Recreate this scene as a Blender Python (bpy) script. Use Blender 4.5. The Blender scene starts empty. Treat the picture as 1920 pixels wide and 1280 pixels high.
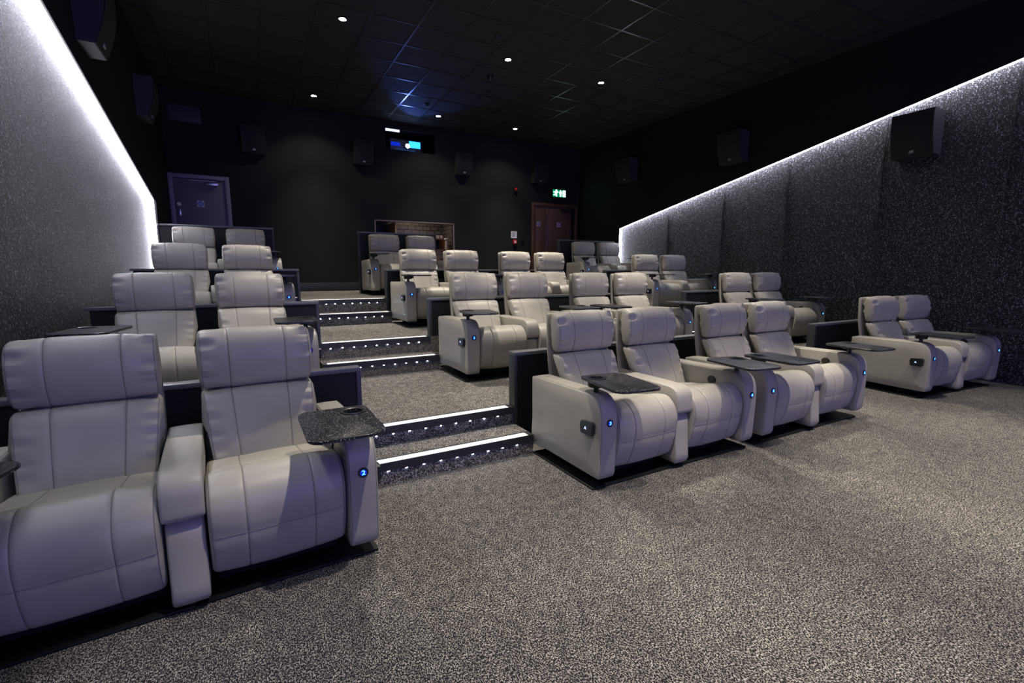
import bpy, bmesh, math, random
from mathutils import Vector, Matrix, noise
random.seed(7)
PI = math.pi
SC = bpy.context.scene
COL = SC.collection

# ------------------------------------------------------------------ materials
def new_mat(name):
    m = bpy.data.materials.new(name); m.use_nodes = True
    nt = m.node_tree; b = nt.nodes['Principled BSDF']
    return m, nt, b
def simple(name, col, rough=.5, metal=0., spec=.5, emit=None, es=0.):
    m, nt, b = new_mat(name)
    b.inputs['Base Color'].default_value = (*col, 1); b.inputs['Roughness'].default_value = rough
    b.inputs['Metallic'].default_value = metal; b.inputs['Specular IOR Level'].default_value = spec
    if emit:
        b.inputs['Emission Color'].default_value = (*emit, 1); b.inputs['Emission Strength'].default_value = es
    return m
def N(nt, t, **kw):
    n = nt.nodes.new(t)
    for k, v in kw.items():
        if k in n.inputs: n.inputs[k].default_value = v
        else: setattr(n, k, v)
    return n
def mapped(nt, scale, coord='Object'):
    if coord == 'World':
        g = N(nt, 'ShaderNodeNewGeometry'); src = g.outputs['Position']
    else:
        g = N(nt, 'ShaderNodeTexCoord'); src = g.outputs[coord]
    mp = N(nt, 'ShaderNodeMapping'); mp.inputs['Scale'].default_value = scale
    nt.links.new(src, mp.inputs['Vector']); return mp.outputs[0]
def ramp(nt, src, stops):
    r = N(nt, 'ShaderNodeValToRGB'); e = r.color_ramp.elements
    while len(e) < len(stops): e.new(.5)
    for el, (p, c) in zip(e, stops): el.position = p; el.color = (*c, 1)
    nt.links.new(src, r.inputs[0]); return r.outputs[0]
def bump(nt, b, src, strength, dist=.002):
    bp = N(nt, 'ShaderNodeBump'); bp.inputs['Strength'].default_value = strength; bp.inputs['Distance'].default_value = dist
    nt.links.new(src, bp.inputs['Height']); nt.links.new(bp.outputs[0], b.inputs['Normal'])

def m_leather(name, col):
    m, nt, b = new_mat(name)
    n = N(nt, 'ShaderNodeTexNoise'); n.inputs['Scale'].default_value = 1; n.inputs['Detail'].default_value = 4
    nt.links.new(mapped(nt, (5, 5, 5)), n.inputs['Vector'])
    c = ramp(nt, n.outputs[0], [(.3, [x*.93 for x in col]), (.7, [x*1.05 for x in col])])
    nt.links.new(c, b.inputs['Base Color'])
    b.inputs['Roughness'].default_value = .42; b.inputs['Specular IOR Level'].default_value = .45
    v = N(nt, 'ShaderNodeTexVoronoi'); v.inputs['Scale'].default_value = 1
    nt.links.new(mapped(nt, (420, 420, 420)), v.inputs['Vector'])
    bump(nt, b, v.outputs['Distance'], .12, .0008)
    return m
LEATHER = m_leather('taupe_leather', (.345, .328, .288))
THREAD = simple('seam_thread', (.17, .16, .15), .8)
SHELL = m_leather('taupe_leather_shell', (.34, .322, .282))
BLACKPL = simple('black_plastic', (.012, .012, .014), .35)
BLACKMATT = simple('black_matt', (.008, .008, .01), .55, spec=.3)
BASEM = simple('black_base_plate', (.006, .006, .008), .45, spec=.3)
ALU = simple('aluminium', (.55, .55, .57), .3, 1.)
DIGIT = simple('lit_digit', (0, 0, 0), .5, emit=(.12, .75, 1.), es=3)
BADGEGLOW = simple('badge_glow', (0, 0, .02), .4, emit=(.0, .03, 1.), es=.8)
LETTER = simple('lit_letter', (0, 0, 0), .5, emit=(.35, .5, 1.), es=3)

def m_tray():
    m, nt, b = new_mat('speckled_tray')
    v = N(nt, 'ShaderNodeTexVoronoi'); v.inputs['Scale'].default_value = 1
    nt.links.new(mapped(nt, (230, 230, 230)), v.inputs['Vector'])
    w = N(nt, 'ShaderNodeTexWhiteNoise'); nt.links.new(v.outputs['Position'], w.inputs['Vector'])
    spot = ramp(nt, v.outputs['Distance'], [(.25, (1, 1, 1)), (.38, (0, 0, 0))])
    pick = ramp(nt, w.outputs['Value'], [(.70, (0, 0, 0)), (.78, (.4, .4, .45)), (.95, (1, 1, 1))])
    mx = N(nt, 'ShaderNodeMix', data_type='RGBA', blend_type='MULTIPLY'); mx.inputs[0].default_value = 1
    nt.links.new(spot, mx.inputs[6]); nt.links.new(pick, mx.inputs[7])
    m2 = N(nt, 'ShaderNodeMix', data_type='RGBA')
    nt.links.new(mx.outputs[2], m2.inputs[0]); m2.inputs[6].default_value = (.010, .010, .015, 1); m2.inputs[7].default_value = (.8, .8, .85, 1)
    nt.links.new(m2.outputs[2], b.inputs['Base Color']); b.inputs['Roughness'].default_value = .28
    return m
TRAY = m_tray()

def m_carpet():
    m, nt, b = new_mat('flecked_carpet')
    outs = []
    for sc, th in (((250, 115, 250), .56), ((105, 250, 105), .605)):
        n = N(nt, 'ShaderNodeTexNoise'); n.inputs['Scale'].default_value = 1; n.inputs['Detail'].default_value = 1.5; n.inputs['Roughness'].default_value = .6
        nt.links.new(mapped(nt, sc, 'World'), n.inputs['Vector'])
        outs.append(ramp(nt, n.outputs[0], [(th - .03, (0, 0, 0)), (th + .04, (1, 1, 1))]))
    mx = N(nt, 'ShaderNodeMix', data_type='RGBA', blend_type='LIGHTEN'); mx.inputs[0].default_value = 1
    nt.links.new(outs[0], mx.inputs[6]); nt.links.new(outs[1], mx.inputs[7])
    big = N(nt, 'ShaderNodeTexNoise'); big.inputs['Scale'].default_value = 1; big.inputs['Detail'].default_value = 2
    nt.links.new(mapped(nt, (22, 14, 22), 'World'), big.inputs['Vector'])
    bigr = ramp(nt, big.outputs[0], [(.3, (.55, .55, .55)), (.65, (1, 1, 1))])
    m3 = N(nt, 'ShaderNodeMix', data_type='RGBA', blend_type='MULTIPLY'); m3.inputs[0].default_value = 1
    nt.links.new(mx.outputs[2], m3.inputs[6]); nt.links.new(bigr, m3.inputs[7])
    m2 = N(nt, 'ShaderNodeMix', data_type='RGBA')
    nt.links.new(m3.outputs[2], m2.inputs[0]); m2.inputs[6].default_value = (.016, .014, .019, 1); m2.inputs[7].default_value = (.47, .445, .40, 1)
    nt.links.new(m2.outputs[2], b.inputs['Base Color']); b.inputs['Roughness'].default_value = .95; b.inputs['Specular IOR Level'].default_value = .1
    bump(nt, b, mx.outputs[2], .4, .003)
    return m
CARPET = m_carpet()

def m_feature():
    m, nt, b = new_mat('rough_black_wall')
    n = N(nt, 'ShaderNodeTexNoise'); n.inputs['Scale'].default_value = 1; n.inputs['Detail'].default_value = 3; n.inputs['Roughness'].default_value = .75
    nt.links.new(mapped(nt, (85, 85, 62), 'World'), n.inputs['Vector'])
    w = N(nt, 'ShaderNodeTexNoise'); w.inputs['Scale'].default_value = 1; w.inputs['Detail'].default_value = 4
    nt.links.new(mapped(nt, (16, 16, 1.3), 'World'), w.inputs['Vector'])
    c = ramp(nt, n.outputs[0], [(.44, (.004, .004, .005)), (.57, (.035, .034, .040)), (.68, (.50, .48, .55))])
    nt.links.new(c, b.inputs['Base Color']); b.inputs['Roughness'].default_value = .55; b.inputs['Specular IOR Level'].default_value = .25
    ad = N(nt, 'ShaderNodeMath', operation='ADD'); mu = N(nt, 'ShaderNodeMath', operation='MULTIPLY'); mu.inputs[1].default_value = .9
    nt.links.new(w.outputs[0], mu.inputs[0]); nt.links.new(mu.outputs[0], ad.inputs[0]); nt.links.new(n.outputs[0], ad.inputs[1])
    bump(nt, b, ad.outputs[0], .8, .012)
    return m
FEATURE = m_feature()
BLACKWALL = simple('black_painted_wall', (.010, .010, .012), .8, spec=.2)
def m_backwall():
    m, nt, b = new_mat('charcoal_fabric_wall')
    n = N(nt, 'ShaderNodeTexNoise'); n.inputs['Scale'].default_value = 1; n.inputs['Detail'].default_value = 3
    nt.links.new(mapped(nt, (60, 60, 60), 'World'), n.inputs['Vector'])
    c = ramp(nt, n.outputs[0], [(.3, (.016, .016, .018)), (.7, (.022, .022, .024))])
    nt.links.new(c, b.inputs['Base Color']); b.inputs['Roughness'].default_value = .9; b.inputs['Specular IOR Level'].default_value = .15
    return m
BACKWALL = m_backwall()
def m_ceiling():
    m, nt, b = new_mat('black_ceiling_tile')
    n = N(nt, 'ShaderNodeTexNoise'); n.inputs['Scale'].default_value = 1; n.inputs['Detail'].default_value = 3
    nt.links.new(mapped(nt, (30, 90, 30), 'World'), n.inputs['Vector'])
    c = ramp(nt, n.outputs[0], [(.3, (.013, .013, .014)), (.7, (.021, .021, .023))])
    nt.links.new(c, b.inputs['Base Color']); b.inputs['Roughness'].default_value = .85
    return m
CEIL = m_ceiling()
TBAR = simple('black_ceiling_bar', (.055, .055, .062), .30, .4)
PANEL = simple('black_partition_panel', (.007, .007, .009), .6, spec=.3)
CAP = simple('dark_partition_edge', (.026, .026, .03), .42)
SILLM = simple('pale_partition_cap', (.10, .10, .11), .35)
NOSEBLK = simple('black_nosing', (.015, .015, .018), .5)
STRIP = simple('white_tread_strip', (.85, .85, .86), .5, emit=(1, .98, .95), es=.65)
LED = simple('stair_led', (.5, .5, .6), .4, emit=(.5, .64, 1.), es=95)
COVE_R = simple('cove_led_right', (1, 1, 1), .5, emit=(.86, .88, 1.), es=24)
COVE_L = simple('cove_led_left', (1, 1, 1), .5, emit=(.86, .86, 1.), es=46)
LAMP = simple('downlight_lens', (1, 1, 1), .5, emit=(1., .95, .84), es=60)
RIM = simple('downlight_rim', (.02, .02, .022), .4)
def m_wood(name, c1, c2, sc=(26, 26, 2.2), rough=.5):
    m, nt, b = new_mat(name)
    n = N(nt, 'ShaderNodeTexNoise'); n.inputs['Scale'].default_value = 1; n.inputs['Detail'].default_value = 5
    nt.links.new(mapped(nt, sc, 'World'), n.inputs['Vector'])
    nt.links.new(ramp(nt, n.outputs[0], [(.35, c1), (.65, c2)]), b.inputs['Base Color']); b.inputs['Roughness'].default_value = rough
    return m
WALNUT = m_wood('walnut_door', (.12, .065, .045), (.18, .10, .065))
FRAMEW = m_wood('walnut_frame', (.11, .05, .03), (.15, .07, .04))
OAK = m_wood('oak_counter', (.42, .26, .12), (.55, .36, .19), (40, 40, 6))
GREYDOOR = simple('grey_lilac_door', (.15, .14, .18), .5)
GREYFRAME = simple('lilac_door_frame', (.26, .24, .33), .5)
WHITE = simple('white_card', (.85, .85, .85), .6)
BLUESIGN = simple('blue_sign', (.03, .06, .5), .5)
RED = simple('red_plastic', (.6, .02, .02), .4)
def m_tile():
    m, nt, b = new_mat('black_metro_tile')
    tc = N(nt, 'ShaderNodeTexCoord')
    sp = N(nt, 'ShaderNodeSeparateXYZ'); nt.links.new(tc.outputs['Object'], sp.inputs[0])
    ad = N(nt, 'ShaderNodeMath', operation='ADD'); nt.links.new(sp.outputs[0], ad.inputs[0]); nt.links.new(sp.outputs[1], ad.inputs[1])
    cb = N(nt, 'ShaderNodeCombineXYZ'); nt.links.new(ad.outputs[0], cb.inputs[0]); nt.links.new(sp.outputs[2], cb.inputs[1])
    br = N(nt, 'ShaderNodeTexBrick'); nt.links.new(cb.outputs[0], br.inputs['Vector'])
    br.inputs['Scale'].default_value = 1; br.inputs['Brick Width'].default_value = .2; br.inputs['Row Height'].default_value = .1
    br.inputs['Mortar Size'].default_value = .007; br.inputs['Color1'].default_value = (.13, .12, .125, 1); br.inputs['Color2'].default_value = (.17, .155, .16, 1)
    br.inputs['Mortar'].default_value = (.012, .012, .014, 1)
    nt.links.new(br.outputs['Color'], b.inputs['Base Color']); b.inputs['Roughness'].default_value = .25
    return m
TILE = m_tile()

# ------------------------------------------------------------------ object helpers
def finish(bm, name, mats, parent=None, loc=None, smooth=True, sharp=.75):
    bmesh.ops.recalc_face_normals(bm, faces=bm.faces)
    if smooth:
        for f in bm.faces: f.smooth = True
        for e in bm.edges:
            if len(e.link_faces) == 2 and e.calc_face_angle(0) > sharp: e.smooth = False
    me = bpy.data.meshes.new(name); bm.to_mesh(me); bm.free()
    for m in (mats if isinstance(mats, (list, tuple)) else [mats]): me.materials.append(m)
    o = bpy.data.objects.new(name, me); COL.objects.link(o)
    if parent: o.parent = parent
    if loc: o.location = loc
    return o
def tag(o, label, cat, group=None):
    o['label'] = label; o['category'] = cat
    if group: o['group'] = group
    return o
def thing(name, label, cat, loc=(0, 0, 0), rz=0, group=None):
    o = bpy.data.objects.new(name, None); COL.objects.link(o); o.location = loc; o.rotation_euler = (0, 0, rz)
    o.empty_display_size = .1
    return tag(o, label, cat, group)
def structure(o): o['kind'] = 'structure'; return o
def box(bm, x0, x1, y0, y1, z0, z1, bev=0, mi=0, seg=2):
    r = bmesh.ops.create_cube(bm, size=1)
    vs = r['verts']
    for v in vs:
        v.co = Vector(((x0+x1)/2 + v.co.x*(x1-x0), (y0+y1)/2 + v.co.y*(y1-y0), (z0+z1)/2 + v.co.z*(z1-z0)))
    fs = list({f for v in vs for f in v.link_faces})
    for f in fs: f.material_index = mi
    if bev:
        es = list({e for v in vs for e in v.link_edges})
        bmesh.ops.bevel(bm, geom=es, offset=bev, segments=seg, affect='EDGES', profile=.5)
    return vs
def bx(name, mat, parent, x0, x1, y0, y1, z0, z1, bev=0):
    bm = bmesh.new(); box(bm, x0, x1, y0, y1, z0, z1, bev)
    return finish(bm, name, mat, parent)
def prism(bm, pts, axis, a, b, mi=0):
    """extrude closed 2D outline along axis from a to b"""
    def P(p, t):
        return {0: (t, p[0], p[1]), 1: (p[0], t, p[1]), 2: (p[0], p[1], t)}[axis]
    A = [bm.verts.new(P(p, a)) for p in pts]; B = [bm.verts.new(P(p, b)) for p in pts]
    n = len(pts); fs = []
    for i in range(n): fs.append(bm.faces.new((A[i], A[(i+1) % n], B[(i+1) % n], B[i])))
    fs.append(bm.faces.new(A)); fs.append(bm.faces.new(B[::-1]))
    for f in fs: f.material_index = mi
def lathe(bm, prof, seg=28, cx=0, cy=0, mi=0, close=False, caps=(True, True)):
    rings = []
    for r, z in prof:
        rings.append([bm.verts.new((cx + r*math.cos(2*PI*i/seg), cy + r*math.sin(2*PI*i/seg), z)) for i in range(seg)])
    for a, b in zip(rings, rings[1:]):
        for i in range(seg):
            f = bm.faces.new((a[i], a[(i+1) % seg], b[(i+1) % seg], b[i])); f.material_index = mi
    if not close:
        for r_ in [r for r, c in zip((rings[0], rings[-1]), caps) if c]:
            f = bm.faces.new(r_); f.material_index = mi
    else:
        for i in range(seg):
            f = bm.faces.new((rings[-1][i], rings[-1][(i+1) % seg], rings[0][(i+1) % seg], rings[0][i])); f.material_index = mi
def disc_y(bm, cx, y, cz, rx, rz, depth, seg=28, mi=0):
    """short elliptical cylinder whose axis is y, from y to y-depth"""
    pts = [(cx + rx*math.cos(2*PI*i/seg), cz + rz*math.sin(2*PI*i/seg)) for i in range(seg)]
    prism(bm, pts, 1, y, y - depth, mi)
def disc_x(bm, x, cy, cz, ry, rz, depth, seg=28, mi=0):
    pts = [(cy + ry*math.cos(2*PI*i/seg), cz + rz*math.sin(2*PI*i/seg)) for i in range(seg)]
    prism(bm, pts, 0, x, x + depth, mi)
def tube(bm, pts, r, seg=5, mi=0):
    rings = []
    n = len(pts)
    for k, p in enumerate(pts):
        d = (Vector(pts[min(k+1, n-1)]) - Vector(pts[max(k-1, 0)])).normalized()
        a = d.orthogonal().normalized() if k == 0 else (la - d*la.dot(d)).normalized()
        la = a; b = d.cross(a)
        rings.append([bm.verts.new(Vector(p) + (a*math.cos(2*PI*i/seg) + b*math.sin(2*PI*i/seg))*r) for i in range(seg)])
    for a_, b_ in zip(rings, rings[1:]):
        for i in range(seg):
            f = bm.faces.new((a_[i], a_[(i+1) % seg], b_[(i+1) % seg], b_[i])); f.material_index = mi
def catmull(P, n):
    """closed Catmull-Rom resampled evenly to n points"""
    L = len(P); out = []
    for i in range(L):
        p0, p1, p2, p3 = [Vector(P[(i+k-1) % L]) for k in range(4)]
        for s in range(16):
            t = s/16
            out.append(.5*((2*p1) + (-p0+p2)*t + (2*p0-5*p1+4*p2-p3)*t*t + (-p0+3*p1-3*p2+p3)*t**3))
    acc = [0]
    for a, b in zip(out, out[1:] + out[:1]): acc.append(acc[-1] + (b-a).length)
    T = acc[-1]; res = []; j = 0
    for k in range(n):
        s = T*k/n
        while acc[j+1] < s: j += 1
        a, b = out[j % len(out)], out[(j+1) % len(out)]
        f = (s-acc[j])/max(1e-9, acc[j+1]-acc[j]); res.append(a.lerp(b, f))
    return res
def normals2(P):
    A = sum(P[i].x*P[(i+1) % len(P)].y - P[(i+1) % len(P)].x*P[i].y for i in range(len(P)))
    s = 1 if A > 0 else -1
    out = []
    for i in range(len(P)):
        d = (P[(i+1) % len(P)] - P[i-1]).normalized(); out.append(Vector((d.y, -d.x))*s)
    return out
def loft(bm, prof, stations, off=None, taper=None, mi=0, capin=(.35, .7), capbulge=.006):
    """prof: list of 2D (y,z) Vectors; stations: (x, inset). off(x,i,p)->extra outward offset"""
    nn = normals2(prof); n = len(prof); rings = []
    def X(x, p): return x*(taper(p.y) if taper else 1)
    for x, ins in stations:
        ring = []
        for i, p in enumerate(prof):
            d = -ins + (off(x, i, p) if off else 0)
            q = p + nn[i]*d
            ring.append(bm.verts.new((X(x, p), q.x, q.y)))
        rings.append(ring)
    for a, b in zip(rings, rings[1:]):
        for i in range(n):
            f = bm.faces.new((a[i], b[i], b[(i+1) % n], a[(i+1) % n])); f.material_index = mi
    cen = sum(prof, Vector((0, 0)))/n
    for ring, sgn in ((rings[0], -1), (rings[-1], 1)):
        prev = ring
        for k, c in enumerate(capin):
            nr = []
            for v in ring:
                q = Vector((v.co.y, v.co.z)).lerp(cen, c)
                nr.append(bm.verts.new((v.co.x + sgn*capbulge*(k+1)/len(capin), q.x, q.y)))
            for i in range(n):
                vs = (prev[i], prev[(i+1) % n], nr[(i+1) % n], nr[i])
                f = bm.faces.new(vs if sgn > 0 else vs[::-1]); f.material_index = mi
            prev = nr
        f = bm.faces.new(prev if sgn > 0 else prev[::-1]); f.material_index = mi
    return rings

# ------------------------------------------------------------------ recliner parts (local: x right, y back, z up; origin on floor under arm fronts)
def stations(hw, seams, edge=.012, step=.022):
    xs = {-hw, hw}
    x = -hw + edge
    while x < hw - edge: xs.add(round(x, 4)); x += step
    for s in seams: xs |= {s-.009, s-.0035, s, s+.0035, s+.009}
    xs |= {-hw+edge*.25, -hw+edge*.6, -hw+edge, hw-edge*.25, hw-edge*.6, hw-edge}
    xs = sorted(xs); out = [xs[0]]
    for x in xs[1:]:
        if x - out[-1] > .0018: out.append(x)
    return out
def cushion(name, prof, n, hw, seams, puff, edge, parent, wr=.0, wr_len=.05, cross=(), taper=None, seed=0, bow=0, seamrange=None, topbow=0, capbulge=.006, mats=None):
    P = catmull(prof, n); nn = normals2(P)
    xs = stations(hw, seams, edge)
    st = []
    for x in xs:
        u = abs(x)/hw; d = puff*(u**3.2)
        e = hw - abs(x)
        if e < edge: d += edge*(1 - math.sqrt(max(0, 1-(1-e/edge)**2)))*.8
        st.append((x, d))
    ci = {}
    for cy, cz in cross:
        k = min(range(n), key=lambda i: (P[i]-Vector((cy, cz))).length)
        dp = .012 if cy > .1 else .004; ci[k] = -dp; ci[(k+1) % n] = -dp*.35; ci[k-1] = -dp*.35
    def off(x, i, p):
        d = ci.get(i, ci.get(i-n, 0))
        for s in seams:
            if abs(x-s) < .001: d -= .004
            elif abs(x-s) < .005: d -= .0015
        e = hw - abs(x)
        if wr and e < wr_len*2.2:
            s = 1 if x > 0 else -1
            w = noise.noise(Vector((s*3.1+seed, p.y*34+seed*2.3, p.x*34))) + .6*noise.noise(Vector((s*7.7+seed*1.7, p.y*70, p.x*70)))
            a = math.exp(-((e-wr_len)/(wr_len*.9))**2)*min(1, e/.012)
            d += wr*w*a
        if wr:
            d += .0035*noise.noise(Vector((x*6+seed, p.x*6, p.y*6+seed)))
        return d
    bm = bmesh.new()
    rings = loft(bm, P, st, off, taper, capbulge=capbulge)
    # threads along the seams
    for s in seams:
        k = min(range(len(xs)), key=lambda j: abs(xs[j]-s))
        idx = [i for i in range(n) if (seamrange is None or seamrange(P[i]))]
        # rotate so the run is contiguous
        runs = []; cur = []
        for i in range(2*n):
            j = i % n
            if j in idx: cur.append(j)
            else:
                if len(cur) > 2: runs.append(cur)
                cur = []
        if cur: runs.append(cur[:n])
        if runs:
            run = max(runs, key=len)[:n]
            nr = nn
            pts = [rings[k][j].co + Vector((0, nr[j].x, nr[j].y))*.0012 for j in run]
            tube(bm, pts, .0011, 5, 1)
    for k_ in [min(range(n), key=lambda i: (P[i]-Vector(c)).length) for c in cross]:
        pts = [r[k_].co + Vector((0, nn[k_].x, nn[k_].y))*.001 for r in rings[3:-3]]
        tube(bm, pts, .0011, 5, 1)
    if wr:  # piping at both edges
        for rr in (rings[2], rings[-3]):
            idx = [i for i in range(n) if seamrange is None or seamrange(P[i])]
            pts = [rr[j].co + Vector((0, nn[j].x, nn[j].y))*.0008 for j in sorted(idx)]
            pts2 = [pts[0]]
            for a in pts[1:]:
                if (a-pts2[-1]).length < .05: pts2.append(a)
            tube(bm, pts2, .0012, 5, 1)
    return finish(bm, name, mats or [LEATHER, THREAD], parent, sharp=1.1)

HEAD_P = [(.662, .757), (.632, .785), (.612, .85), (.610, .92), (.628, .99), (.655, 1.035), (.69, 1.058), (.73, 1.056), (.758, 1.03), (.765, .95), (.757, .86), (.74, .78), (.705, .752)]
BACK_P = [(.668, .757), (.63, .752), (.592, .715), (.552, .64), (.512, .56), (.478, .49), (.452, .43), (.440, .385), (.46, .36), (.53, .375), (.60, .47), (.66, .58), (.71, .68), (.728, .74), (.705, .762)]
SEAT_P = [(.58, .395), (.555, .435), (.45, .458), (.34, .475), (.25, .492), (.19, .500), (.14, .522), (.08, .528), (.03, .508), (-.012, .468), (-.038, .405), (-.038, .32), (-.022, .23), (.004, .155), (.032, .112), (.07, .10), (.12, .12), (.15, .2), (.17, .3), (.22, .36), (.40, .375)]
ARM_P = [(.750, .086), (.757, .30), (.760, .55), (.748, .583), (.70, .592), (.50, .596), (.25, .602), (.12, .603), (.055, .597), (.005, .570), (-.025, .515), (-.034, .44), (-.032, .30), (-.027, .16), (-.024, .100), (-.018, .086), (-.002, .083), (.06, .082), (.30, .082), (.55, .083)]
PAD_P = [(.740, .47), (.745, .55), (.72, .572), (.50, .574), (.25, .577), (.10, .576), (.05, .571), (.018, .556), (-.004, .528), (-.012, .50), (-.014, .45), (-.013, .412), (-.008, .398), (.006, .393), (.04, .392), (.25, .40), (.50, .42), (.70, .44)]
PED_P = [(.70, .05), (.705, .35), (.69, .385), (.40, .388), (.06, .388), (.022, .378), (.008, .34), (-.002, .20), (-.014, .06), (.0, .042), (.10, .042), (.40, .045)]

def digit_mesh(ch, size, mat):
    cu = bpy.data.curves.new('digit', 'FONT'); cu.body = ch; cu.size = size; cu.extrude = .0008; cu.align_x = 'CENTER'; cu.align_y = 'CENTER'
    ob = bpy.data.objects.new('digit_tmp', cu); COL.objects.link(ob)
    dg = bpy.context.evaluated_depsgraph_get(); dg.update()
    me = bpy.data.meshes.new_from_object(ob.evaluated_get(dg)); me.materials.clear(); me.materials.append(mat)
    # embolden a touch
    for v in me.vertices: v.co.x *= 1.15
    bpy.data.objects.remove(ob); bpy.data.curves.remove(cu)
    return me
DIG = {c: digit_mesh(c, .030, DIGIT) for c in '12345678'}
LET = {c: digit_mesh(c, .026, LETTER) for c in 'ABCD'}

def tray_part(side, parent):
    """side=+1: the board reaches towards +x (arm on the chair's left). Origin = swivel axis at tray top."""
    bm = bmesh.new()
    # board outline (rounded) with hole
    W0, W1, D0, D1, R = -.075, .235, .095, -.36, .055
    def corner(cx, cy, a0, r): return [(cx + r*math.cos(a0 + PI/2*i/6), cy + r*math.sin(a0 + PI/2*i/6)) for i in range(7)]
    out = corner(W1-R, D0-R, 0, R) + corner(W0+R*.8, D0-R*.8, PI/2, R*.8) + corner(W0+.075, D1+.075, PI, .075) + corner(W1-.06, D1+.06, 3*PI/2, .06)
    out = [(x*side, y) for x, y in out]
    hole = [(.043*math.cos(2*PI*i/28), .043*math.sin(2*PI*i/28)) for i in range(28)]
    def loop(pts, z): return [bm.verts.new((x, y, z)) for x, y in pts]
    T, B = -.0015, -.016
    o1, o2 = loop([(x*.992, y*.992) for x, y in out], 0), loop(out, T)
    o3, o4 = loop(out, B+.003), loop([(x*.985, y*.985) for x, y in out], B)
    h1, h2 = loop(hole, 0), loop(hole, B)
    def bridge(a, b):
        n = len(a)
        for i in range(n): bm.faces.new((a[i], a[(i+1) % n], b[(i+1) % n], b[i]))
    bridge(o1, o2); bridge(o2, o3); bridge(o3, o4); bridge(h1, h2)
    for a, h in ((o1, h1), (o4, h2)):
        es = []
        for lp in (a, h):
            for i in range(len(lp)):
                e = bm.edges.get((lp[i], lp[(i+1) % len(lp)])); es.append(e)
        bmesh.ops.triangle_fill(bm, use_beauty=True, edges=es)
    t = finish(bm, 'tray_table', TRAY, parent, sharp=.5)
    bm = bmesh.new()
    lathe(bm, [(.059, .0002), (.058, .0045), (.050, .0058), (.0435, .002), (.0425, -.02), (.041, -.050), (.005, -.050)], 36, caps=(False, True))
    lathe(bm, [(.046, -.056), (.053, -.052), (.055, -.0165), (.0445, -.0165)], 36, caps=(True, False))
    finish(bm, 'cup_holder', BLACKPL, t)
    bm = bmesh.new()
    lathe(bm, [(.0, -.1), (.026, -.1), (.026, -.094), (.0165, -.088), (.0165, -.053), (.0, -.053)][1:5], 20)
    box(bm, min(0, side*.07), max(0, side*.07), -.03, .03, -.045, -.0165, .006)
    finish(bm, 'tray_post', BLACKPL, t)
    return t

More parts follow.
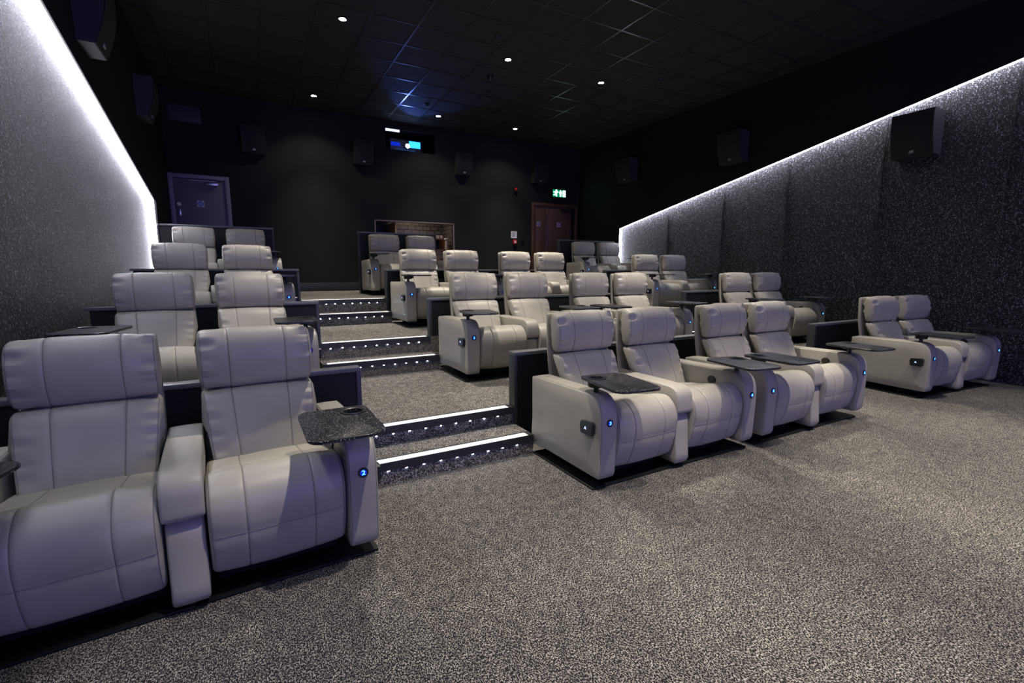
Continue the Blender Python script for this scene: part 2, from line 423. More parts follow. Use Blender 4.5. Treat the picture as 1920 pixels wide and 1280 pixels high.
def make_chair(outer):
    """outer=-1: outer arm on the chair's left (x<0) and it also carries the shared middle arm; +1 mirrored without the middle arm."""
    root = thing('recliner_chair', 'x', 'recliner')
    s = outer
    bx('base_plate', BASEM, root, -.412 if s < 0 else -.33, .33 if s < 0 else .412, .025, .735, 0, .012, .003)
    bm = bmesh.new(); box(bm, -.25, .25, .16, .66, .012, .20, .01); box(bm, -.30, .30, .24, .30, .012, .07, .004); box(bm, -.30, .30, .52, .58, .012, .07, .004)
    finish(bm, 'recliner_mechanism', BLACKMATT, root)
    cushion('seat_cushion', SEAT_P, 84, .264, (-.13, .13), .012, .02, root, wr=.004, wr_len=.03, cross=((.19, .503), (-.034, .29)), seed=2.2, seamrange=lambda p: p.y > .11 and p.x < .5 and not (p.x > .12 and p.y < .42))
    cushion('backrest_cushion', BACK_P, 64, .262, (-.13, .13), .016, .02, root, wr=.018, wr_len=.032, taper=lambda z: .86 + .14*max(0, min(1, (z-.36)/.38)), seed=5.1, seamrange=lambda p: (p.x-.44)*.39 - (p.y-.36)*.24 < .022 or p.y > .752)
    cushion('headrest_cushion', HEAD_P, 64, .262, (-.13, .13), .020, .022, root, wr=.021, wr_len=.032, seed=9.4, seamrange=lambda p: p.x < .70)
    shp = [(.775, 1.035), (.80, 1.045), (.818, 1.03), (.812, .90), (.80, .75), (.775, .60), (.735, .45), (.70, .34), (.672, .34), (.70, .45), (.735, .60), (.758, .75), (.768, .90)]
    cushion('backrest_shell', shp, 48, .256, (), .004, .012, root, mats=[SHELL, THREAD])
    ax = s*.34
    # outer arm
    bm = bmesh.new(); P = catmull(ARM_P, 76); hw = .068
    st = [(-hw, .010), (-hw+.003, .005), (-hw+.009, .0), (-hw+.012, -.0005), (0, -.002), (hw-.012, -.0005), (hw-.009, 0), (hw-.003, .005), (hw, .010)]
    rings = loft(bm, P, st, None, None, capbulge=.003)
    nn = normals2(P)
    for rr in (rings[2], rings[-3]):
        idx = [i for i in range(76) if P[i].y > .58 or (P[i].x < .06 and P[i].y > .1)]
        pts = [rr[j].co + Vector((0, nn[j].x, nn[j].y))*.0003 for j in idx]
        p2 = [pts[0]]
        for a in pts[1:]:
            if (a-p2[-1]).length < .06: p2.append(a)
        tube(bm, p2, .0011, 5, 1)
    for v in bm.verts: v.co.x += ax
    finish(bm, 'outer_armrest', [LEATHER, THREAD], root, sharp=1.1)
    # badge
    bm = bmesh.new()
    disc_y(bm, ax, -.030, .44, .0235, .0235, .010); disc_y(bm, ax, -.040, .44, .0145, .0145, .0012, mi=1)
    bd = finish(bm, 'number_badge', [BLACKPL, BADGEGLOW], root)
    dg = bpy.data.objects.new('lit_number', DIG['3']); COL.objects.link(dg); dg.parent = bd
    dg.location = (ax, -.0425, .44); dg.rotation_euler = (PI/2, 0, 0)
    # recline control on the inner face
    bm = bmesh.new(); disc_x(bm, ax - s*.066, .262, .506, .038, .031, -s*.008); disc_x(bm, ax - s*.074, .262, .506, .031, .025, -s*.003)
    finish(bm, 'recline_control', BLACKPL, root)
    t = tray_part(-s, root); t.location = (ax, .10, .694)
    if s < 0:
        bm = bmesh.new(); P = catmull(PAD_P, 110); hw = .0725
        st = [(-hw, .009), (-hw+.002, .005), (-hw+.006, .0015), (-hw+.012, 0), (-hw*.5, -.0015), (0, -.002), (hw*.5, -.0015), (hw-.012, 0), (hw-.006, .0015), (hw-.002, .005), (hw, .009)]
        loft(bm, P, st, capbulge=.003)
        for v in bm.verts: v.co.x += .34
        finish(bm, 'middle_armrest', LEATHER, root, sharp=1.1)
        bm = bmesh.new(); P = catmull(PED_P, 48); hw = .064
        st = [(-hw, .010), (-hw+.004, .004), (-hw+.010, .0), (0, -.002), (hw-.010, 0), (hw-.004, .004), (hw, .010)]
        loft(bm, P, st, capbulge=.002)
        for v in bm.verts: v.co.x += .34
        finish(bm, 'middle_pedestal', LEATHER, root, sharp=1.1)
    return root
def add_letter_box(root, side, ch):
    ax = side*.34; xf = ax + side*.069
    bm = bmesh.new()
    pr = [(.016, .372), (.016, .428), (.03, .438), (.128, .428), (.136, .40), (.128, .352), (.03, .352)]
    prism(bm, pr, 0, xf - side*.004, xf + side*.026)
    b = finish(bm, 'row_letter_light', BLACKPL, root, sharp=.4)
    d = bpy.data.objects.new('lit_letter', LET[ch]); COL.objects.link(d); d.parent = b
    d.location = (xf + side*.0275, .08, .393); d.rotation_euler = (PI/2, 0, -PI/2 if side < 0 else PI/2)
def copy_tree(o, parent=None):
    c = o.copy(); COL.objects.link(c); c.parent = parent
    for ch in o.children: copy_tree(ch, c)
    return c
def children_named(o, n): return [c for c in o.children if c.name.split('.')[0] == n]

F = [0., .28, .615, .955]
ROWY = [2.15, 4.12, 6.07, 8.0]
ROWN = ['front row', 'second row', 'third row', 'back row']
L0 = make_chair(-1); R0 = make_chair(1)
used = {-1: False, 1: False}
PODS = {'L': (-.285, -.043, 3.6), 'A': (2.530, 0, 0), 'B': (4.150, 0, 0), 'R': (6.93, -.065, -5.0)}
PODN = {'L': 'the pair by the left wall', 'A': 'the central pair beside the stairs', 'B': 'the second central pair from the stairs', 'R': 'the pair by the right wall'}
TRAYROT = {('L', 0): (-.30, -.05), ('A', 0): (-.15, -.17), ('B', 0): (-.04, -.10), ('R', 0): (-.05, -.10)}
for r in range(4):
    num = 0
    for pod in 'LABR':
        if r == 3 and pod == 'B': continue
        px, dy, rot = PODS[pod]; rot = math.radians(rot)
        tr = TRAYROT.get((pod, r), (random.uniform(-.25, .05), random.uniform(-.2, .1)))
        for side in (-1, 1):
            num += 1
            proto = L0 if side < 0 else R0
            c = proto if not used[side] else copy_tree(proto)
            used[side] = True
            c.location = (px + side*.34*math.cos(rot), ROWY[r] + dy + side*.34*math.sin(rot), F[r])
            c.rotation_euler = (0, 0, rot)
            sn = {('L', -1): 'inner seat', ('L', 1): 'aisle seat'}.get((pod, side), 'left seat' if side < 0 else 'right seat')
            pn = PODN[pod] if not (r == 3 and pod == 'A') else 'the central pair beside the stairs'
            tag(c, 'taupe recliner, %s of %s, %s' % (sn, pn, ROWN[r]), 'recliner', 'paired recliners in four rows')
            for b in children_named(c, 'number_badge'): b.children[0].data = DIG[str(num)]
            for t in children_named(c, 'tray_table'): t.rotation_euler.z = tr[0 if side < 0 else 1]
# letter boxes on the aisle arms
bpy.context.view_layer.update()
chairs = [o for o in COL.objects if o.name.split('.')[0] == 'recliner_chair']
for o in chairs:
    r = min(range(4), key=lambda k: abs(ROWY[k]-o.location.y))
    x = o.location.x
    if x < 1 and x > -.2: add_letter_box(o, 1, 'ABCD'[r])
    if 2 < x < 2.5 or 6 < x < 6.8: add_letter_box(o, -1, 'ABCD'[r])

# ------------------------------------------------------------------ room shell
XL, XR, YB, YF, ZC = -1.12, 7.87, 10.5, -6.5, 4.521
N1 = [2.87, 4.84, 6.77]; N2 = [3.175, 5.12, 7.045]   # nosing fronts
S1 = [.145, .445, .775]                               # half-step heights
AIS = [(.58, 1.78), (4.93, 5.95)]
# floor: tiers + steps, one continuous carpet
bm = bmesh.new()
def slab(x0, x1, y0, y1, z0, z1): box(bm, x0, x1, y0, y1, z0, z1)
slab(XL-.2, XR+.2, YF, N1[0]+.35, -.2, 0)
for k in range(3):
    y1 = (N2[k+1] if k < 2 else YB+1.8)
    slab(XL-.2, XR+.2, N2[k]+.012, y1+.05 if k < 2 else y1, -.2, F[k+1])
    for a, b in AIS: slab(a, b, N1[k]+.012, N2[k]+.05, -.2, S1[k])
structure(finish(bm, 'floor', CARPET, smooth=False))
# ceiling + grid
bm = bmesh.new(); box(bm, XL-.2, XR+.2, YF, YB+.3, ZC, ZC+.12)
ce = structure(finish(bm, 'ceiling', CEIL, smooth=False))
bm = bmesh.new()
xs = [2.168 + .6*i for i in range(-5, 10)]; ys = [5.838 + .6*j for j in range(-16, 8)]
for x in xs: box(bm, x-.012, x+.012, YF, YB, ZC-.006, ZC+.01)
for y in ys: box(bm, XL, xs[-1], y-.012, y+.012, ZC-.0055, ZC+.01)
finish(bm, 'trim_1', TBAR, smooth=False)['kind'] = 'structure'
# side walls
def slope(y): return 2.394 + .2065*(8.9-y)
YT = 8.9 - (ZC-2.394)/.2065
for side, xf, nm in ((-1, XL, 'left'), (1, XR, 'right')):
    xp = xf + side*.10
    bm = bmesh.new(); box(bm, min(xp, xp+side*.1), max(xp, xp+side*.1), YF, YB+.2, 0, ZC)
    structure(finish(bm, 'wall_' + nm, FEATURE, smooth=False))
    bm = bmesh.new()
    prism(bm, [(8.9, .615), (8.9, 2.394), (YT, ZC), (YB+.2, ZC), (YB+.2, .615)], 0, xf, xp + side*.001)
    structure(finish(bm, 'trim_%d' % (2 if side < 0 else 3), BLACKWALL, smooth=False))
    # cove light strip
    bm = bmesh.new()
    xa, xb = xf + side*.03, xf + side*.094
    L = math.hypot(8.9-YT, ZC-2.394); ny, nz = -(ZC-2.394)/L, -(8.9-YT)/L
    off = .002; th = .010
    pts = []
    for o_ in (off, off+th):
        pts.append([(8.9 + ny*o_ - (0 if o_ == off else .0), 2.394 + nz*o_), (YT + ny*o_ + .1, ZC-.02 + nz*o_)])
    prism(bm, [(8.9-off, 2.394-off), (YT+.1-off*.2, ZC-.02-off), (YT+.1-off*.2, ZC-.02-off-th), (8.9-off-th, 2.394-off-th*1.1)], 0, xa, xb)
    prism(bm, [(8.9-off, 2.394-off), (8.9-off-th, 2.394-off-th*1.1), (8.9-off-th, .96), (8.9-off, .96)], 0, xa, xb)
    finish(bm, 'cove_light', COVE_L if side < 0 else COVE_R, smooth=False)
    lp = .022  # lip added to block the strip's direct spill into the room
    bm = bmesh.new(); prism(bm, [(8.9, 2.394), (8.9-lp, 2.394-lp*1.1), (YT, ZC-lp), (YT, ZC)], 0, xf-side*.002, xf+side*.004); prism(bm, [(8.9, 2.394), (8.9-lp, 2.394-lp*1.1), (8.9-lp, .96), (8.9, .96)], 0, xf-side*.002, xf+side*.004)
    structure(finish(bm, 'trim_%d' % (10 if side < 0 else 11), BLACKWALL, smooth=False)); COL.objects[-1].name = 'trim_%d' % (10 if side < 0 else 11)
    cvo = [o for o in COL.objects if o.name.startswith('cove_light')][-1]
    tag(cvo, 'sloping white light strip along the %s wall, turning down at its back end' % nm, 'light strip', 'sloping wall light strips')
# wall panel joints on the feature walls
for nm, side, xf, yl in (('right', 1, XR, (7.46, 6.11, 4.89, 3.54, 2.24)),):
    bm = bmesh.new()
    for y in yl: box(bm, xf+side*.096, xf+side*.102, y-.004, y+.004, 0, slope(y))
    structure(finish(bm, 'trim_%d' % (4 if side > 0 else 5), simple('joint_'+nm, (.05, .05, .055), .6), smooth=False))
# back wall with openings: kiosk (2.475..4.25, F3..2.43) and projection port (2.76..3.87, 3.945..4.37)
bm = bmesh.new()
K0, K1, KT = 2.475, 4.25, 2.43; P0, P1, PB, PT = 2.76, 3.87, 3.95, 4.37
for x0, x1, z0, z1 in ((XL, K0, F[3], ZC), (K1, XR, F[3], ZC), (K0, K1, KT, PB), (K0, P0, PB, PT), (P1, K1, PB, PT), (K0, K1, PT, ZC)):
    box(bm, x0, x1, YB, YB+.06, z0, z1)
structure(finish(bm, 'wall_back', BACKWALL, smooth=False))
bm = bmesh.new()
for x in (1.344, 2.0, 2.685, 3.968, 5.27, 6.3): box(bm, x-.004, x+.004, YB-.0015, YB, F[3]+.1 if not (K0 < x < K1) else KT+.05, ZC if not P0 < x < P1 else PB)
structure(finish(bm, 'trim_6', simple('wall_joint', (.012, .012, .013), .9), smooth=False))
bm = bmesh.new()
for a, b in ((XL, K0), (K1, 6.38)): box(bm, a, b, YB-.022, YB, F[3], F[3]+.17, .004)
structure(finish(bm, 'baseboard_back', simple('dark_baseboard', (.03, .03, .04), .5)))
bx('wall_front', BLACKWALL, None, XL-.2, XR+.2, YF-.1, YF, 0, ZC); structure(COL.objects[-1])

# kiosk recess
bm = bmesh.new()
box(bm, 2.93, 4.6, 11.9, 12.0, F[3], 2.75); box(bm, 4.52, 4.60, YB+.06, 11.9, F[3], 2.75)
structure(finish(bm, 'wall_kiosk', TILE, smooth=False))
bm = bmesh.new(); box(bm, K0-.08, K0, YB+.06, 12.0, F[3], 2.75); box(bm, K0, 2.93, 11.3, 11.4, F[3], 2.75); box(bm, K0-.08, 4.6, YB+.06, 12, 2.75, 2.8)
structure(finish(bm, 'wall_kiosk_side', simple('kiosk_dark', (.02, .02, .03), .7), smooth=False))
bm = bmesh.new()
fw = .028
box(bm, K0-fw, K1+fw, YB-.02, YB+.07, KT, KT+fw, .003); box(bm, K0-fw, K0, YB-.02, YB+.07, F[3], KT, .003); box(bm, K1, K1+fw, YB-.02, YB+.07, F[3], KT, .003)
structure(finish(bm, 'trim_7', simple('kiosk_frame', (.20, .16, .15), .5)))
bx('trim_8', OAK, None, 2.90, 2.93, YB+.02, 11.9, F[3], KT); structure(COL.objects[-1])
# kiosk furniture
cu = thing('kiosk_counter', 'oak counter unit with drawers and upper shelf inside the tiled kiosk opening', 'counter', (0, 0, 0))
bx('counter_body', OAK, cu, 3.02, 4.40, 11.0, 11.55, F[3]+.50, 1.86)
bx('counter_plinth', simple('grey_plinth', (.10, .10, .085), .6), cu, 3.06, 4.38, 11.05, 11.5, F[3], F[3]+.5)
bx('worktop', OAK, cu, 3.0, 4.46, 10.96, 11.6, 1.86, 1.885, .003)
for k, (za, zb) in enumerate(((1.60, 1.72), (1.73, 1.85))):
    d = bx('drawer', OAK, cu, 4.00, 4.38, 10.985, 11.0, 1.475 + k*.195, 1.655 + k*.195, .002)
    bx('drawer_pull', BLACKPL, d, 4.10, 4.28, 10.97, 10.986, 1.635 + k*.195, 1.65 + k*.195)
bx('upper_shelf', OAK, cu, 3.0, 4.35, 11.2, 11.6, 2.135, 2.162, .003)
bx('back_panel', simple('navy_panel', (.01, .01, .03), .3), cu, 3.0, 4.3, 11.58, 11.6, 1.885, 2.135)
bx('shelf_support', OAK, cu, 4.30, 4.325, 11.2, 11.58, 1.885, 2.135)
cupm = simple('white_cup', (.85, .85, .84), .4)
for k in range(7):
    bm = bmesh.new(); lathe(bm, [(.024, 0), (.034, .075), (.036, .078)], 16)
    o = finish(bm, 'paper_cup', cupm, loc=(3.79 + .082*k, 11.33 + .02*(k % 2), 2.162))
    tag(o, 'white paper cup in the line on the kiosk upper shelf', 'cup', 'white cups on the kiosk shelf')
vs = thing('straw_holder', 'tall white tube topped by pale bunched straws on the kiosk counter', 'dispenser', (4.305, 11.05, 1.885))
bm = bmesh.new(); lathe(bm, [(.034, 0), (.036, .01), (.036, .21), (.030, .215)], 20); finish(bm, 'tube', cupm, vs)
bm = bmesh.new()
for k in range(16):
    a = k*2.4; r_ = .022 + .024*((k*7) % 5)/5
    m4 = Matrix.Translation((r_*math.cos(a), r_*math.sin(a), .245 + .02*((k*3) % 4)/4))
    bmesh.ops.create_icosphere(bm, subdivisions=1, radius=.024, matrix=m4)
finish(bm, 'bunched_straws', simple('pale_straws', (.8, .78, .72), .6), vs)
bx('wooden_box', OAK, None, 4.375, 4.455, 11.20, 11.40, 1.885, 1.96, .004); tag(COL.objects[-1], 'small oak box at the right end of the kiosk counter', 'box')

# doors
def fire_sign(name, lab, x, y, z, s=.105):
    t = thing(name, lab, 'sign', (x, y, z))
    bx('sign_plate', WHITE, t, -s/2, s/2, -.004, 0, -s/2, s/2)
    bm = bmesh.new(); disc_y(bm, 0, -.004, 0, s*.44, s*.44, .002, 28); finish(bm, 'blue_disc', BLUESIGN, t)
    bm = bmesh.new()
    for k, (w, zz) in enumerate(((.22, .022), (.30, 0), (.24, -.022))): box(bm, -s*w, s*w, -.0075, -.006, zz*s/.105-.004, zz*s/.105+.004)
    finish(bm, 'sign_lettering', simple('sign_white', (.8, .8, .85), .6), t)
    return t
Z3 = F[3]
# left door (single, grey)
d1 = bpy.data.objects.new('door_1', None); COL.objects.link(d1); d1['kind'] = 'structure'
bm = bmesh.new()
box(bm, -1.115, -1.045, YB-.05, YB, Z3, 3.075, .004); box(bm, -.255, -.185, YB-.05, YB, Z3, 3.075, .004); box(bm, -1.045, -.255, YB-.05, YB, 3.005, 3.075, .004)
finish(bm, 'door_frame', GREYFRAME, d1)
bx('door_leaf', GREYDOOR, d1, -1.04, -.26, YB-.028, YB-.002, Z3+.01, 3.0, .003)
bm = bmesh.new(); box(bm, -.56, -.36, YB-.085, YB-.028, 2.90, 2.955, .006); box(bm, -.80, -.40, YB-.075, YB-.06, 2.965, 2.975)
finish(bm, 'door_closer', ALU, d1)
bm = bmesh.new(); disc_y(bm, -.985, YB-.028, 2.545, .032, .032, .02); finish(bm, 'door_viewer', WHITE, d1)
bx('keypad', ALU, d1, -1.005, -.965, YB-.045, YB-.028, 2.34, 2.47, .004)
fire_sign('fire_door_sign', 'blue round fire sign on a white square on the grey door at left', -.66, YB-.028, 2.568)
# right double door (walnut)
d2 = bpy.data.objects.new('door_2', None); COL.objects.link(d2); d2['kind'] = 'structure'
bm = bmesh.new()
box(bm, 6.385, 6.455, YB-.06, YB, Z3, 3.085, .004); box(bm, 7.72, 7.79, YB-.06, YB, Z3, 3.085, .004); box(bm, 6.455, 7.72, YB-.06, YB, 3.015, 3.085, .004)
finish(bm, 'door_frame', FRAMEW, d2)
l1 = bx('door_leaf', WALNUT, d2, 6.46, 6.815, YB-.03, YB-.002, Z3+.01, 3.01, .003)
l2 = bx('door_leaf', WALNUT, d2, 6.82, 7.60, YB-.03, YB-.002, Z3+.01, 3.01, .003)
bx('side_panel', BLACKWALL, d2, 7.61, 7.715, YB-.02, YB-.002, Z3+.01, 3.01)
bx('leaf_edge_strip', ALU, d2, 6.80, 6.83, YB-.036, YB-.03, Z3+.05, 2.80)
bm = bmesh.new(); box(bm, 7.34, 7.58, YB-.09, YB-.03, 2.90, 2.96, .006); box(bm, 7.28, 7.295, YB-.09, YB-.03, 2.88, 2.965)
finish(bm, 'door_closer', BLACKPL, d2)
fire_sign('fire_door_sign', 'blue round fire sign on the left leaf of the walnut double door', 6.585, YB-.03, 2.558)
fire_sign('fire_door_sign', 'blue round fire sign on the right leaf of the walnut double door', 7.21, YB-.03, 2.56)

# exit sign (emits)
EG = simple('exit_green', (.0, .05, .03), .5, emit=(.0, .55, .25), es=.5)
EW = simple('exit_white', (1, 1, 1), .5, emit=(.55, 1., .8), es=11)
ex = thing('exit_sign', 'lit green emergency exit sign with running figure, up arrow and door', 'sign', (7.165, YB-.10, 3.345))
bx('sign_box', BLACKMATT, ex, -.21, .21, 0, .10, -.10, .10, .004)
bx('green_face', EG, ex, -.20, .20, -.004, 0, -.09, .09)
bm = bmesh.new()
def poly(pts): prism(bm, pts, 1, -.005, -.0075)
poly([(.105, -.075), (.19, -.075), (.19, .08), (.105, .08)])           # door
poly([(.018, -.075), (.052, -.075), (.052, .01), (.085, .01), (.035, .08), (-.015, .01), (.018, .01)])  # arrow
disc = [(-.095 + .02*math.cos(a*PI/8), .072 + .02*math.sin(a*PI/8)) for a in range(16)]; poly(disc)
poly([(-.125, .045), (-.085, .052), (-.07, .02), (-.075, -.02), (-.12, -.015)])     # torso
poly([(-.12, -.01), (-.085, -.02), (-.075, -.075), (-.10, -.075), (-.112, -.03)])   # leg
poly([(-.13, .0), (-.105, -.015), (-.14, -.055), (-.185, -.05), (-.182, -.036), (-.148, -.035)])    # trailing leg
poly([(-.13, .045), (-.12, .03), (-.165, .012), (-.185, .03), (-.175, .04), (-.16, .03)])
poly([(-.085, .052), (-.075, .03), (-.045, .02), (-.035, .04), (-.048, .045)])
finish(bm, 'pictogram', EW, ex, smooth=False)
# notice, call point, beacon, switch
no = thing('notice_card', 'white printed notice on the back wall left of the walnut doors', 'notice', (5.88, YB, 2.265))
bx('card', WHITE, no, -.082, .082, -.008, 0, -.085, .085)
bm = bmesh.new()
for k in range(7): box(bm, -.055, .055 - .02*(k % 3), -.0095, -.008, .055-.018*k, .061-.018*k)
finish(bm, 'printed_lines', simple('ink', (.15, .15, .17), .7), no)
cp = thing('call_point', 'red fire alarm call point under the white notice', 'alarm', (5.895, YB, 2.09))
bx('housing', RED, cp, -.05, .05, -.045, 0, -.055, .055, .006); bx('glass_panel', WHITE, cp, -.028, .028, -.048, -.045, -.03, .025)
bx('wall_switch', BLACKPL, None, 6.08, 6.17, YB-.02, YB, 2.07, 2.16, .004); tag(COL.objects[-1], 'small black switch plate right of the red call point', 'switch')
be = thing('alarm_beacon', 'small red alarm beacon high on the back wall left of the exit sign', 'alarm', (5.905, YB, 3.345))
bx('housing', BLACKPL, be, -.05, .05, -.05, 0, -.05, .05, .006)
bm = bmesh.new(); disc_y(bm, 0, -.05, .012, .03, .03, .03); finish(bm, 'red_lens', simple('red_lens', (.5, .01, .01), .3, emit=(1, .05, .03), es=.06), be)
# vent on back wall
ve = thing('air_vent', 'dark slatted air vent high on the back wall at left', 'vent', (-.79, YB, 4.105))
bx('vent_frame', simple('vent_dark', (.03, .03, .035), .5), ve, -.25, .25, -.02, 0, -.14, .14, .004)
bm = bmesh.new()
for k in range(10): box(bm, -.22, .22, -.032, -.02, -.115+.024*k, -.105+.024*k)
finish(bm, 'vent_slats', simple('vent_slat', (.06, .06, .065), .4), ve)

# ------------------------------------------------------------------ speakers
SPB = simple('speaker_cabinet', (.035, .035, .04), .5)
SPG = simple('speaker_grille', (.010, .010, .011), .75)
def speaker(label, loc, rz, w=.47, h=.53, dt=.27, db=.17, group='wall speakers', tilt=0):
    """local: wall at y=0, faces -y"""
    t = thing('wall_speaker', label, 'speaker', loc, rz, group)
    n = 10; prof = []
    for i in range(n+1):
        u = i/n; z = -h/2 + h*u
        prof.append((-(db + (dt-db)*u) - .035*math.sin(PI*u), z))
    bm = bmesh.new()
    prism(bm, [(0, h/2), (0, -h/2)] + prof, 0, -w/2, w/2)
    finish(bm, 'cabinet', SPB, t, sharp=.5)
    bm = bmesh.new()
    ro, ri = [], []
    pr2 = [(y-.010, z*.985) for y, z in prof]
    prism(bm, [(prof[-1][0]+.001, h/2*.985), (prof[0][0]+.001, -h/2*.985)] + pr2, 0, -w/2*.98, w/2*.98)
    finish(bm, 'grille', SPG, t, sharp=.5)
    y0, z0 = pr2[1]
    b_ = bx('maker_badge', simple('badge_metal', (.35, .35, .36), .4, .6), t, -.026, .026, y0-.006, y0+.004, z0-.018, z0+.018, .003)
    return t
for lab, x in (('black wall speaker above the grey door side of the back wall', .26), ('black wall speaker left of the projector on the back wall', 2.26), ('black wall speaker right of the projector on the back wall', 4.50), ('black wall speaker near the exit sign on the back wall', 6.56)):
    speaker(lab, (x, YB, 3.78), 0, .39, .47, .20, .13, 'speakers on the back wall')
speaker('large black speaker on the textured right wall below the light strip', (XR+.10, 3.13, 3.12), -PI/2 - .0, .46, .54, .30, .20, 'speakers on the right wall')
speaker('black speaker on the dark right wall just above the light strip', (XR, 5.82, 3.54), -PI/2, .46, .52, .26, .16, 'speakers on the right wall')
speaker('farthest black speaker on the right wall, nearest the exit doors', (XR, 8.55, 3.63), -PI/2, .46, .50, .26, .16, 'speakers on the right wall')
speaker('black speaker high on the left wall with its underside lit white', (XL, 5.69, 3.265+.27), PI/2, .40, .54, .22, .12, 'speakers on the left wall')
speaker('farther black speaker on the dark left wall near the back corner', (XL, 8.25, 3.37+.25), PI/2, .40, .50, .20, .11, 'speakers on the left wall')

# ------------------------------------------------------------------ projector port
bm = bmesh.new(); w2 = (P1-P0)/2; h2 = (PT-PB)/2; cx = (P0+P1)/2; cz = (PB+PT)/2; cy = YB+.06
for b_ in ((-w2-.02, w2+.02, .9, .92, -h2-.02, h2+.02), (-w2-.02, -w2, 0, .9, -h2-.02, h2+.02), (w2, w2+.02, 0, .9, -h2-.02, h2+.02), (-w2, w2, 0, .9, -h2-.02, -h2), (-w2, w2, 0, .9, h2, h2+.02)):
    box(bm, cx+b_[0], cx+b_[1], cy+b_[2], cy+b_[3], cz+b_[4], cz+b_[5])
structure(finish(bm, 'trim_9', simple('port_lining', (.012, .012, .03), .5), smooth=False))
bx('port_light', simple('port_bar', (.5, .5, .5), .4, emit=(.6, .72, 1.), es=1.6), None, cx-w2+.01, cx-.24, YB+.03, YB+.06, PT-.045, PT-.0, .004)
tag(COL.objects[-1], 'short lit bar at the top left of the projector opening', 'light')
pj = thing('projector', 'running projector with a glaring blue white lens in the wall port', 'projector', (3.25, YB+.12, 4.068))
bx('projector_body', simple('projector_grey', (.05, .055, .08), .4), pj, -.37, .33, 0, .5, -.095, .135, .015)
bm = bmesh.new(); prof = [(.052, 0), (.052, .05), (.045, .055)]; lathe(bm, prof, 24)
for v in bm.verts: v.co = Vector((v.co.x, -v.co.z, v.co.y))
lb = finish(bm, 'lens_barrel', BLACKPL, pj)
bm = bmesh.new(); disc_y(bm, 0, -.055, 0, .044, .044, .004); finish(bm, 'lens', simple('lens_glow', (1, 1, 1), .3, emit=(.45, .6, 1.), es=90), lb)
bx('display_panel', simple('display_cyan', (0, .02, .1), .4, emit=(.02, .30, 1.), es=3.), pj, .055, .305, -.006, 0, -.015, .122)
bx('indicator_panel', simple('display_blue', (0, 0, .1), .4, emit=(.0, .03, .75), es=.7), pj, -.35, -.15, -.006, 0, -.012, .068)
bx('front_rail', simple('rail_glow', (.1, .2, .5), .3, emit=(.05, .45, 1.), es=2.5), pj, -.27, .19, -.03, -.002, -.112, -.096)

# ------------------------------------------------------------------ ceiling fixtures
DL = [(1.279, 6.74), (1.277, 9.75), (3.67, 6.735), (5.47, 6.74), (3.66, 9.72), (5.475, 9.72), (5.55, 3.82), (1.28, 3.80), (3.67, 3.80), (1.28, .76), (3.67, .76), (5.50, .76)]
DN = {0: 'left ceiling downlight over the third row', 1: 'left ceiling downlight over the back row, nearest the grey door', 2: 'middle ceiling downlight over the third row', 3: 'right ceiling downlight over the third row', 4: 'middle ceiling downlight near the projector', 5: 'right ceiling downlight near the exit sign', 6: 'right ceiling downlight over the second row', 7: 'left ceiling downlight over the second row', 8: 'middle ceiling downlight over the second row', 9: 'left ceiling downlight in front of the front row', 10: 'middle ceiling downlight in front of the front row', 11: 'right ceiling downlight in front of the front row'}
BEAMW, HOTW, SPILLW = 430, 480, 36
def down_label(i): return 'small round recessed ' + DN[i]
for i, (x, y) in enumerate(DL):
    t = thing('ceiling_downlight', down_label(i), 'downlight', (x, y, ZC), 0, 'recessed ceiling downlights')
    bm = bmesh.new(); lathe(bm, [(.044, -.004), (.056, -.006), (.064, -.002), (.064, .0), (.044, .0)], 28, close=True); finish(bm, 'rim', RIM, t)
    bm = bmesh.new(); lathe(bm, [(.044, -.002), (.044, -.0035)], 24); finish(bm, 'lens', LAMP, t)
    for pw, ang, bl_ in ((BEAMW, 59, .22), (HOTW, 33, 1.), (SPILLW, 122, .6)):
        if y > 9 and ang < 100: pw *= .5; bl_ = 1.; ang += 10
        ld = bpy.data.lights.new('downlight_lamp', 'SPOT'); ld.energy = pw; ld.color = (1., .915, .77); ld.spot_size = math.radians(ang); ld.spot_blend = bl_; ld.shadow_soft_size = .022
        lo = bpy.data.objects.new('downlight_lamp', ld); COL.objects.link(lo); lo.parent = t; lo.location = (0, 0, -.02)
cd = thing('dome_camera', 'black glossy dome camera hanging from the ceiling grid', 'camera', (3.696, 7.398, ZC))
bm = bmesh.new(); lathe(bm, [(.055, 0), (.062, -.012), (.055, -.03), (.05, -.032)], 24); finish(bm, 'mount', BLACKPL, cd)
bm = bmesh.new(); lathe(bm, [(.048, -.03), (.046, -.05), (.034, -.072), (.016, -.082), (.004, -.084)], 24); finish(bm, 'dome', simple('dome_glass', (.02, .02, .03), .05), cd)
for lab, x, y in (('small black smoke detector left of the dome camera', 3.197, 6.165), ('small black smoke detector near the projector', 3.219, 9.164), ('small black smoke detector near the right side of the ceiling', 6.221, 6.145)):
    s_ = thing('smoke_detector', lab, 'detector', (x, y, ZC), 0, 'smoke detectors on the ceiling')
    bm = bmesh.new(); lathe(bm, [(.05, 0), (.05, -.012), (.038, -.018)], 24); finish(bm, 'base', RIM, s_)
    bm = bmesh.new(); lathe(bm, [(.034, -.018), (.030, -.038), (.012, -.045)], 24); finish(bm, 'sensor_head', RIM, s_)

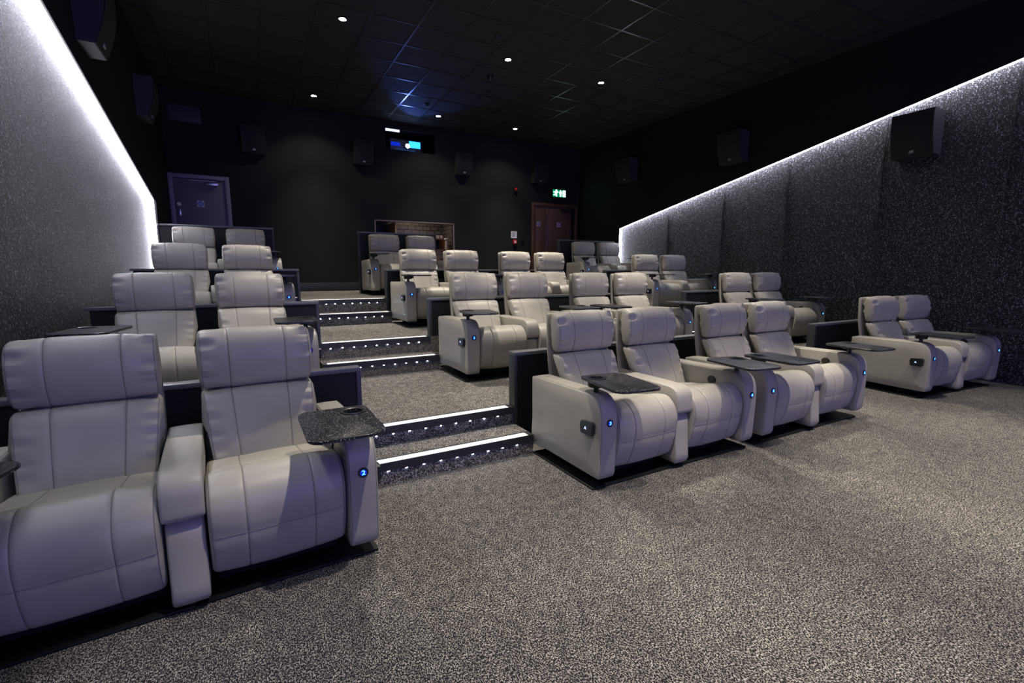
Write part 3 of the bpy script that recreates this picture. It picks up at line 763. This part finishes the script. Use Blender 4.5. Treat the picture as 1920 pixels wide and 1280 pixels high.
# ------------------------------------------------------------------ low partitions behind the rows
def partition(label, x0, x1, y, z0, z1, left_end, right_end):
    t = thing('low_partition', label, 'partition', ((x0+x1)/2, y, z0), 0, 'low black partitions behind the rows')
    w = (x1-x0)/2; h = z1-z0
    bx('panel', PANEL, t, -w+.03, w-.03, .006, .082, 0, h-.028)
    bm = bmesh.new(); box(bm, -w, w, -.006, .088, h-.028, h, .003); finish(bm, 'top_cap', SILLM, t)
    if left_end: bx('end_post', CAP, t, -w, -w+.03, -.004, .086, 0, h-.028, .002)
    if right_end: bx('end_post', CAP, t, w-.03, w, -.004, .086, 0, h-.028, .002)
BY = [3.165, 5.14, 7.05, 8.90]; BT = [.722, 1.05, 1.385, 2.065]
for r in range(4):
    z0 = F[r]; nm = ROWN[r]
    xe = .608 if r < 3 else .42
    partition('black partition behind the left pair of the ' + nm, XL-.09, xe, BY[r], z0, BT[r], 0, 1)
    partition('black partition behind the central recliners of the ' + nm, 1.775, 4.93 if r < 3 else 3.25, BY[r], z0, BT[r], 1, 1)
    partition('black partition behind the right wall pair of the ' + nm, 5.94 if r < 3 else 6.15, XR+.08 if r < 3 else 7.74, BY[r], z0, BT[r], 1, 0 if r < 3 else 1)

# ------------------------------------------------------------------ stair nosings
ORD = ['lowest', 'second', 'third', 'fourth', 'fifth', 'top']
def nosing(label, x0, x1, y, z):
    t = thing('step_light', label, 'step light', ((x0+x1)/2, y, z), 0, 'lit step edges in the aisle')
    w = (x1-x0)/2
    bm = bmesh.new(); prism(bm, [(0, .003), (0, -.052), (.014, -.052), (.014, -.004), (.09, -.004), (.09, .003)], 0, -w, w)
    finish(bm, 'edge_profile', NOSEBLK, t, sharp=.3)
    bx('tread_strip', STRIP, t, -w+.035, w-.045, .004, .062, .002, .0055)
    n = 10; sp = .118
    for k in range(n):
        x = w - .135 - sp*k
        if x < -w+.04: break
        bm = bmesh.new(); box(bm, x-.006, x+.006, .008, .018, -.060, -.053, .0015); finish(bm, 'led', LED, t)
k = 0
for r in range(3):
    for y, z in ((N1[r], S1[r]), (N2[r], F[r+1])):
        nosing('white lit edge of the %s step of the left aisle stairs' % ORD[k], .585, 1.775, y, z); k += 1
nosing('white lit step edge between central and right recliners of the second row', 4.935, 5.945, N1[1], S1[1])
nosing('white lit upper step edge between central and right recliners of the second row', 4.935, 5.945, N2[1], F[2])

# ------------------------------------------------------------------ unseen cinema screen, its glow added to fill the shadows with blue
sc_ = thing('projection_screen', 'unseen wide cinema screen on the front wall, blue glow added as fill', 'screen', ((XL+XR)/2, YF+.02, 2.3))
bx('screen_frame', BLACKMATT, sc_, -4.1, 4.1, 0, .06, -1.8, 1.8, .01)
bx('screen_surface', simple('screen_blue_fill', (.3, .3, .3), .8, emit=(.28, .26, 1.), es=3.1), sc_, -4.0, 4.0, .06, .065, -1.7, 1.7)

# projector beam spill (the projector's own lamp)
bl = bpy.data.lights.new('projector_beam', 'SPOT'); bl.energy = 40; bl.color = (.1, .2, 1.); bl.spot_size = math.radians(60); bl.spot_blend = .3; bl.shadow_soft_size = .02
bo = bpy.data.objects.new('projector_beam', bl); COL.objects.link(bo); bo.location = (3.23, YB-.02, 4.1); bo.rotation_euler = (PI/2 + math.radians(10), 0, PI)
# kiosk lamp
kl = bpy.data.lights.new('kiosk_lamp', 'AREA'); kl.energy = 5; kl.color = (1., .82, .6); kl.size = .5
ko = bpy.data.objects.new('kiosk_lamp', kl); COL.objects.link(ko); ko.location = (3.75, 11.25, 2.72)

# ------------------------------------------------------------------ world, camera, render look
w = bpy.data.worlds.new('world'); SC.world = w; w.use_nodes = True
w.node_tree.nodes['Background'].inputs[0].default_value = (0, 0, 0, 1)
cam = bpy.data.cameras.new('camera'); co = bpy.data.objects.new('camera', cam); COL.objects.link(co)
cam.sensor_width = 36; cam.lens = 883.213/1920*36; cam.clip_end = 60; cam.clip_start = .02
co.location = (0, 0, 1.345); co.rotation_euler = (PI/2 + math.radians(-8.3906), 0, math.radians(-29.026))
SC.camera = co
SC.view_settings.view_transform = 'Standard'; SC.view_settings.look = 'None'; SC.view_settings.gamma = 1; SC.view_settings.use_curve_mapping = False
SC.view_settings.exposure = 0
SC.cycles.use_denoising = True
SC.cycles.max_bounces = 6; SC.cycles.diffuse_bounces = 4; SC.cycles.sample_clamp_indirect = 4
SC.cycles.use_light_tree = True
